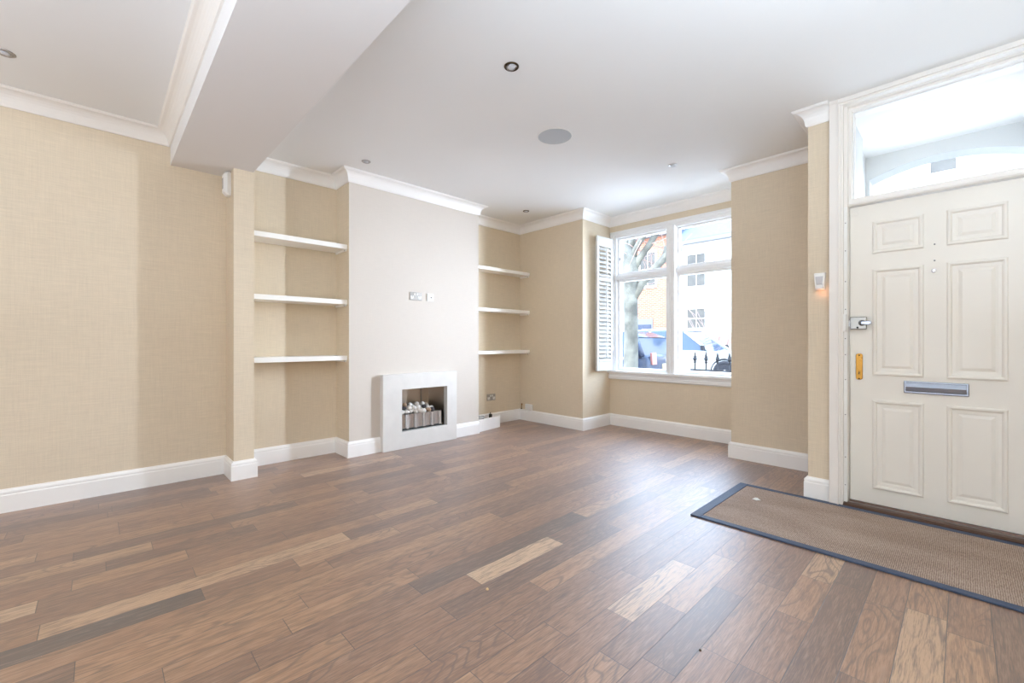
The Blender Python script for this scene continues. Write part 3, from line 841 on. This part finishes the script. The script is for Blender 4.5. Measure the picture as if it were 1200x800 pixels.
# the storey above, so that the facade shades the front garden
struct(MB().box(-4.7,1.15,YW+.02,YW+.25,CZ+.1 if False else 3.1,6.2).build('wall_facade', M['rend2']), 'upper storey of the house front', 'facade')
struct(MB().box(-4.7,1.15,YBK-.1,YW+.02,6.1,6.25).build('roof', M['slate']), 'roof over the house', 'roof')

# iron railings with spear heads
t = thing('iron_railing', (-3.0,6.8,GZ), 'black iron railing with spear heads in front of the window', 'railing')
MB().box(-3.0,-1.3,6.72,6.88,GZ,GZ+.40).build('low_wall', M['rend2'], t)
m = MB(); m.box(-3.0,-1.3,6.79,6.81,.66,.685); m.box(-3.0,-1.3,6.79,6.81,.32,.345); m.build('rail', M['iron'], t)
bar = None
MB().box(-3.30,-3.02,6.66,6.94,GZ,.80).build('gate_pier', M['rend2'], t)
MB().box(-3.33,-2.99,6.63,6.97,.80,.86).build('pier_cap', M['rend2'], t)
for i in range(10):
    x = -2.93+i*.172
    if bar is None:
        mm = MB(); mm.tube([(x,6.8,GZ+.40),(x,6.8,.80)],.012,6)
        mm.lathe([(.012,.78),(.022,.79),(.022,.805),(.012,.81),(.036,.845),(.028,.865),(.008,.95),(0,.965)], Matrix.Translation((x,6.8,0)), 8, False)
        bar = mm.build('spear_bar', M['iron'], t, at=(x,6.8,0)); 
    else:
        o = bar.copy(); COL.objects.link(o); o.location.x += i*.172

# street tree, pollarded
def make_tree():
    bx,by = -4.79,8.0
    t = thing('street_tree', (bx,by,GZ), 'pale pollarded street tree with bare forked branches outside the window', 'tree')
    m = MB()
    m.tube([(bx,by,GZ),(bx,by,.2),(bx+.01,by,1.2),(bx+.0,by,2.1),(bx+.0,by,2.75),(bx-.03,by,3.1)],[.20,.16,.145,.15,.17,.11],12)
    m.build('trunk', M['bark'], t)
    br = [
      ([(0,0,2.45),(.18,.02,2.82),(.40,.05,3.08),(.62,.08,3.42),(.72,.1,3.9)],[.085,.07,.065,.055,.04]),
      ([(0,0,2.75),(.14,-.05,3.02),(.34,-.1,3.22),(.52,-.12,3.55),(.60,-.15,4.0)],[.08,.06,.055,.045,.03]),
      ([(.06,.0,2.02),(.22,.08,2.32),(.42,.15,2.56),(.66,.22,2.84),(.86,.3,3.2),(.95,.35,3.7)],[.09,.08,.08,.075,.055,.04]),
      ([(0,0,2.8),(-.08,0,3.1),(-.16,0,3.5)],[.10,.07,.045]),
      ([(0,0,2.8),(.03,0,3.15),(.05,0,3.6)],[.10,.08,.05]),
      ([(.42,.15,2.56),(.62,.2,2.74),(.66,.22,3.05)],[.06,.06,.03]),
    ]
    for p,r in br:
        m = MB(); m.tube([(bx+a,by+b,c) for a,b,c in p], r, 9); m.build('branch', M['bark'], t)
    rnd = random.Random(11); m = MB()
    for k in range(46):
        p0,_ = br[k%3]; q = p0[rnd.randint(1,4)]
        a = Vector((bx+q[0],by+q[1],q[2])); pts=[a]; d=Vector((rnd.uniform(-1,1),rnd.uniform(-.5,.8),rnd.uniform(-.3,1))).normalized()
        for i in range(4):
            d = (d+Vector((rnd.uniform(-.4,.4),rnd.uniform(-.3,.3),rnd.uniform(-.3,.4)))).normalized(); pts.append(pts[-1]+d*.16)
        m.tube(pts,[.012,.01,.008,.006,.004],5)
    m.build('twigs', M['hedge'], t)['kind']='stuff'
make_tree()

# parked cars
def make_car(name, label, loc, flip, body, L=4.6, Wd=1.86, H=1.78, rear='tail'):
    """nose towards +x before flip"""
    t = thing(name, loc, label, 'car')
    S = -1 if flip else 1
    def X(v): return (loc[0]+S*v[0], loc[1]+v[1], loc[2]+v[2])
    hw = Wd/2
    # lower body: stations along x -> section half width, sill, belt
    st = [(-L/2,.70,.50,.92),(-L/2+.08,.84,.36,1.02),(-L/2+.5,.90,.28,1.06),(-1.0,.93,.26,1.05),(.2,.93,.26,1.03),(.95,.93,.26,1.01),(1.25,.92,.28,.98),(L/2-.35,.88,.30,.88),(L/2-.06,.78,.36,.76),(L/2,.62,.44,.66)]
    v=[];f=[];ns=10
    for x,w,z0,z1 in st:
        w = w*hw/.93
        sec = [(-w*.86,z0),(-w,z0+.14),(-w*1.0,(z0+z1)/2),(-w*.985,z1-.05),(-w*.90,z1),(w*.90,z1),(w*.985,z1-.05),(w,(z0+z1)/2),(w,z0+.14),(w*.86,z0)]
        for y,z in sec: v.append(X((x,y,z)))
    for i in range(len(st)-1):
        for j in range(ns):
            k=(j+1)%ns; f.append((i*ns+j,i*ns+k,(i+1)*ns+k,(i+1)*ns+j))
    f += [tuple(range(ns)),tuple(reversed(range((len(st)-1)*ns,len(st)*ns)))]
    m=MB(); m.add(v,f,True); b=m.build('car_body', body, t)
    # cabin: glasshouse, then roof and pillars over it
    cab = [(-L/2+.14,1.00,.84),(-L/2+.38,H-.16,.70),(-L/2+.75,H-.03,.68),(-.4,H-.01,.68),(.18,H-.06,.67),(1.08,1.00,.80)]
    def cabin(m, sh, side=1.0):
        v=[];f=[]
        for x,z,w in cab:
            w=w*hw/.93*side
            v += [X((x,-.86*hw/.93*side,.98)),X((x,-w,z-sh)),X((x,w,z-sh)),X((x,.86*hw/.93*side,.98))]
        for i in range(len(cab)-1):
            for j in range(3): f.append((4*i+j,4*i+j+1,4*i+5+j,4*i+4+j))
        f += [(0,1,2,3),(4*len(cab)-4,4*len(cab)-1,4*len(cab)-2,4*len(cab)-3)]
        m.add(v,f)
    m=MB(); cabin(m,.012); m.build('car_windows', M['carglass'], t)
    m=MB(); rf=cab[1:5]; v=[]
    for x,z,w in rf:
        w=w*hw/.93+.012
        v += [X((x,-w,z-.055)),X((x,-w+.05,z+.005)),X((x,w-.05,z+.005)),X((x,w,z-.055))]
    f=[]
    for i in range(len(rf)-1):
        for j in range(3): f.append((4*i+j,4*i+j+1,4*i+5+j,4*i+4+j))
    m.add(v,f,True); m.build('car_roof', body, t)
    for s in (-1,1):
        for p,q,r in (((1.08,.86,1.0),(.18,.68,H-.08),.045),((.05,.87,1.0),(-.05,.69,H-.06),.035),((-1.05,.87,1.0),(-1.1,.69,H-.06),.04),((-L/2+.16,.85,1.0),(-L/2+.40,.70,H-.16),.075)):
            k=hw/.93
            MB().tube([X((p[0],s*p[1]*k,p[2])),X((q[0],s*q[1]*k,q[2]))],r,8).build('pillar', body, t)
    for wx in (-L/2+.85,L/2-.88):
        for s in (-1,1):
            T=Matrix.Translation(X((wx,s*(hw-.20),.36)))@Matrix.Rotation(-s*PI/2,4,'X')
            wh=MB().lathe([(.30,0),(.355,.02),(.362,.10),(.355,.19),(.27,.205),(.24,.19)],T,28).build('wheel', M['tyre'], t)
            MB().lathe([(.24,.185),(.22,.17),(.07,.185),(.05,.20),(0,.20)],T,20).build('wheel_trim', M['brushed'], wh)
            m=MB(); A=[]
            for i in range(13):
                a=PI*i/12; A.append((wx+.43*math.cos(a),.36+.43*math.sin(a)))
            for i in range(12):
                a0,b0=A[i];a1,b1=A[i+1]
                m.quad(X((a0,s*(hw+.004),b0)),X((a1,s*(hw+.004),b1)),X((wx+(a1-wx)*.86,s*(hw-.02),.36+(b1-.36)*.86)),X((wx+(a0-wx)*.86,s*(hw-.02),.36+(b0-.36)*.86)))
            m.build('wheel_arch', M['tyre'], t)
    for s in (-1,1):
        y=s*(hw+.06)
        m=MB(); p=[X((.88,y-.09,1.03)),X((.88,y+.09,1.03)),X((.86,y+.09,1.20)),X((.86,y-.09,1.20))]; m.prism(p,(S*.09,0,0)); m.build('wing_mirror', M['tyre'] if body is M['carsilver'] else body, t, .02)
        m=MB(); p=[X((-L/2+.02,s*.62*hw/.93-.10,.82)),X((-L/2+.02,s*.62*hw/.93+.10,.82)),X((-L/2+.04,s*.62*hw/.93+.10,1.08)),X((-L/2+.04,s*.62*hw/.93-.10,1.08))]; m.prism(p,(S*-.05,0,0)); m.build('tail_lamp', M['lampred'], t, .01)
        m=MB(); p=[X((L/2-.12,s*.58*hw/.93-.16,.66)),X((L/2-.12,s*.58*hw/.93+.16,.66)),X((L/2-.2,s*.58*hw/.93+.16,.82)),X((L/2-.2,s*.58*hw/.93-.16,.82))]; m.prism(p,(S*.10,0,0)); m.build('headlamp', M['lampglass'], t, .01)
    m=MB(); p=[X((-L/2-.02,-.26,.72)),X((-L/2-.02,.26,.72)),X((-L/2-.02,.26,.83)),X((-L/2-.02,-.26,.83))]; m.prism(p,(S*.03,0,0)); m.build('number_plate', M['plate'], t)
    m=MB(); p=[X((-L/2-.05,-.8*hw/.93,.40)),X((-L/2-.05,.8*hw/.93,.40)),X((-L/2-.05,.8*hw/.93,.58)),X((-L/2-.05,-.8*hw/.93,.58))]; m.prism(p,(S*.12,0,0)); m.build('bumper', M['tyre'], t, .02)
    for s in (-1,1): MB().tube([X((-1.5,s*.62,H+.03)),X((-.1,s*.62,H+.03))],.015,6).build('roof_rail', M['brushed'], t)
    for s in (-1,1):
        for x in (-.15,.9): MB().box(*sorted((loc[0]+S*x-.06,loc[0]+S*x+.06)),*sorted((loc[1]+s*(hw+.003),loc[1]+s*(hw-.02))),loc[2]+.86,loc[2]+.89).build('door_handle', M['brushed'], t)
make_car('parked_car','dark blue estate car parked behind the tree outside the window',(-6.95,9.25,GZ-.05),True,M['carnavy'],4.7,1.9,1.57)
make_car('parked_car','pale silver car parked across the street beyond the railings',(-6.77,15.2,GZ-.05),False,M['carsilver'],4.9,1.95,1.74)

# terraced houses across the street (frontage at y = 17)
def house(x0,x1,wall,label,ze,wins,roof_h=1.5,bay=None,doorx=None,trim=None):
    q=19.5/17; x0,x1,ze=x0*q,x1*q,1.12+(ze-1.12)*q; wins=[(a*q,b*q,1.12+(c-1.12)*q,1.12+(d-1.12)*q) for a,b,c,d in wins]
    if doorx: doorx*=q
    YH=19.5
    t = thing('terraced_house', ((x0+x1)/2,YH,GZ), label, 'house')
    MB().box(x0,x1,YH,YH+6,GZ,ze).build('house_wall', wall, t)
    m=MB(); e=.25
    m.prism([(x0+.01,YH-e,ze),(x0+.01,YH+3,ze+roof_h),(x0+.01,YH+6+e,ze),(x0+.01,YH+6+e,ze-.12),(x0+.01,YH-e,ze-.12)],(x1-x0-.02,0,0))
    m.build('roof', M['slate'], t)
    MB().box(x0+.02,x1-.02,YH-.3,YH-.02,ze-.2,ze-.05).build('gutter', M['grey'], t)
    for (a,b,c,d) in wins:
        fr=MB(); fr.box(a-.08,b+.08,YH-.06,YH,c-.12,c); fr.box(a-.08,a,YH-.05,YH,c,d+.1); fr.box(b,b+.08,YH-.05,YH,c,d+.1); fr.box(a,b,YH-.05,YH,d,d+.1)
        w=fr.build('window_surround', M['rend2'], t)
        p=MB(); p.box(a,b,YH-.012,YH-.002,c,d); p.build('window_pane', M['pane'], w)
        if c>6: continue
        g=MB(); g.box((a+b)/2-.012,(a+b)/2+.012,YH-.03,YH-.01,c,d); g.box(a,b,YH-.03,YH-.01,(c+d)/2-.02,(c+d)/2+.02); g.build('sash_bar', M['rend2'], w)
    if bay:
        a,b,c,d=bay
        m=MB(); m.prism([(a,YH,c),(a+.35,YH-.7,c),(b-.35,YH-.7,c),(b,YH,c)],(0,0,d-c)); m.build('bay', M['rend2'], t)
        for q0,q1 in ((.45,.95),(1.05,1.55)):
            MB().box(a+q0,a+q1,YH-.712,YH-.70,GZ+1.2,GZ+2.5).build('bay_pane', M['pane'], t)
        m=MB(); m.prism([(a-.1,YH,d),(a+.3,YH-.8,d),(b-.3,YH-.8,d),(b+.1,YH,d)],(0,0,.18)); m.build('bay_roof', M['slate'], t)
    if doorx is not None:
        MB().box(doorx-.5,doorx+.5,YH-.03,YH,GZ,GZ+2.4).build('porch_recess', M['grey'], t)
        MB().box(doorx-.42,doorx+.42,YH-.05,YH-.02,GZ,GZ+2.1).build('house_door', M['carnavy'], t)
    xk=x0+min(.75*(x1-x0),x1-x0-.7)-1.7+.0; m=MB(); m.box(xk+1.2,xk+2.2,YH+2.6,YH+3.4,ze+roof_h-.4,ze+roof_h+1.0)
    for k in (-.3,.05,.35): m.lathe([(.11,ze+roof_h+1.0),(.09,ze+roof_h+1.35),(0,ze+roof_h+1.35)],Matrix.Translation((xk+1.7+k,YH+3,0)),8)
    m.build('chimney_stack', wall, t)
house(-16.5,-10.2,M['rend2'],'white rendered terraced house seen behind the tree trunk',5.9,[(-14.4,-13.5,3.4,4.9)],1.6)
house(-10.2,-8.2,M['brick'],'orange brick terraced house seen through the left window light',5.7,[(-9.7,-9.0,3.5,4.9)],1.7,doorx=-9.55)
house(-8.2,-1.9,M['rend2'],'cream rendered terraced house seen through the right window light',5.15,[(-7.62,-6.92,3.3,4.55),(-7.62,-6.92,1.65,2.4),(-5.9,-5.3,1.65,2.4),(-5.9,-5.3,3.3,4.55)],1.9)
house(-1.9,4.5,M['render'],'pale rendered terraced house seen through the fanlight',8.6,[(-.65,-.14,5.85,6.3)],2.2)  # high plain pane stands in for a patch of blue-grey roof
house(4.5,13,M['rend2'],'white terraced house farthest along the street',8.0,[],2)
# bare red-twigged shrub by the far house
t = thing('bare_shrub', (-6.6,17.6,GZ), 'bare reddish shrub in front of the cream house', 'shrub')
rnd=random.Random(9); m=MB()
for k in range(38):
    p=Vector((-6.6+rnd.uniform(-.2,.2),17.6+rnd.uniform(-.1,.1),GZ)); d=Vector((rnd.uniform(-.35,.35),rnd.uniform(-.3,.3),1)).normalized(); pts=[p]
    for i in range(6):
        d=(d+Vector((rnd.uniform(-.25,.25),rnd.uniform(-.25,.25),rnd.uniform(-.1,.2)))).normalized(); pts.append(pts[-1]+d*rnd.uniform(.35,.6))
    m.tube(pts,[.03,.025,.02,.016,.012,.008,.005],5)
m.build('stems', M['hedge'], t)['kind']='stuff'

# ------------------------------------------------------------------ light
w = bpy.data.worlds.new('sky'); SC.world = w; w.use_nodes = True
nt = w.node_tree; bg = nt.nodes['Background']
tc = nt.nodes.new('ShaderNodeTexCoord'); sp = nt.nodes.new('ShaderNodeSeparateXYZ'); rp = nt.nodes.new('ShaderNodeValToRGB')
nt.links.new(tc.outputs['Generated'], sp.inputs[0]); nt.links.new(sp.outputs[2], rp.inputs[0])
e = rp.color_ramp.elements; e[0].position=.0; e[0].color=(.93,.96,1,1); e[1].position=.7; e[1].color=(.62,.78,1,1)
nt.links.new(rp.outputs[0], bg.inputs[0]); bg.inputs[1].default_value = 3.2

def area(name, loc, rot, sx, sy, power, col=(1,1,1), portal=False, spread=180):
    l = bpy.data.lights.new(name,'AREA'); l.shape='RECTANGLE'; l.size=sx; l.size_y=sy; l.energy=power; l.color=col
    if portal: l.cycles.is_portal = True
    l.spread = math.radians(spread)
    o = bpy.data.objects.new(name,l); COL.objects.link(o); o.location=loc; o.rotation_euler=rot
    return o
su = bpy.data.lights.new('sun','SUN'); su.energy=1.6; su.angle=math.radians(1); su.color=(1,.93,.82)
so = bpy.data.objects.new('sun',su); COL.objects.link(so); so.rotation_euler=(math.radians(48),0,math.radians(-25))
# daylight through the bay and the fanlight, then added fill lamps inside the room
area('bay_daylight', (-2.43,YW+.85,2.0), (-PI/2+.42,0,0), 2.4, 1.7, 40, (.86,.93,1))
# sunlight thrown back from the glass across the street, a tall narrow glint
area('glint_daylight', (-1.86,YW+.28,1.60), (-PI/2+.05,0,-.62), .09, 1.75, 11.5, (.95,.97,1), spread=75)
area('fanlight_daylight', (-.12,4.92,1.7), (-PI/2,0,0), 0.85, 1.6, 5, (.92,.96,1))
area('rear_fill', (-.4,YBK+.05,1.45), (PI/2,0,0), 2.6, 2.3, 29, (.96,.98,1))  # unseen fill lamp added before the solid rear wall, facing the front
area('rear_up_fill', (-1.9,-2.0,1.1), (PI,0,0), 1.8, 1.4, 15, (.93,.96,1))  # unseen lamp aimed up, added to lift the rear ceiling
area('ceiling_fill', (.35,1.15,1.15), (PI,.35,0), .8, .8, 27, (.84,.93,1))  # added lamp out of view, aimed up to brighten the front ceiling
area('ceiling_fill', (-.35,-.45,1.25), (PI,0,0), 1.2, 1.0, 15, (.88,.95,1))  # second added upward fill, behind the camera
p = bpy.data.lights.new('sensor_glow','POINT'); p.energy=.016; p.color=(1,.35,.12); p.shadow_soft_size=.004
po = bpy.data.objects.new('sensor_glow',p); COL.objects.link(po); po.location=(-.685,YPR-.03,1.462)

# ------------------------------------------------------------------ camera
cam = bpy.data.cameras.new('camera'); co = bpy.data.objects.new('camera',cam); COL.objects.link(co)
cam.sensor_width = 36; cam.lens = 506.1/1200*36; cam.clip_start=.05; cam.clip_end=200
co.location = (0,0,1.12); co.rotation_euler = (PI/2,0,math.radians(46.275))
SC.camera = co
SC.view_settings.view_transform = 'Standard'; SC.view_settings.look = 'None'
SC.view_settings.exposure = 1.22; SC.view_settings.gamma = 1
SC.view_settings.use_white_balance = True; SC.view_settings.white_balance_temperature = 5600; SC.view_settings.white_balance_tint = 8
SC.cycles.max_bounces = 10; SC.cycles.diffuse_bounces = 6; SC.cycles.glossy_bounces = 4; SC.cycles.transparent_max_bounces = 12
SC.cycles.caustics_reflective = False; SC.cycles.caustics_refractive = False
SC.cycles.sample_clamp_indirect = 6
SC.cycles.use_denoising = True
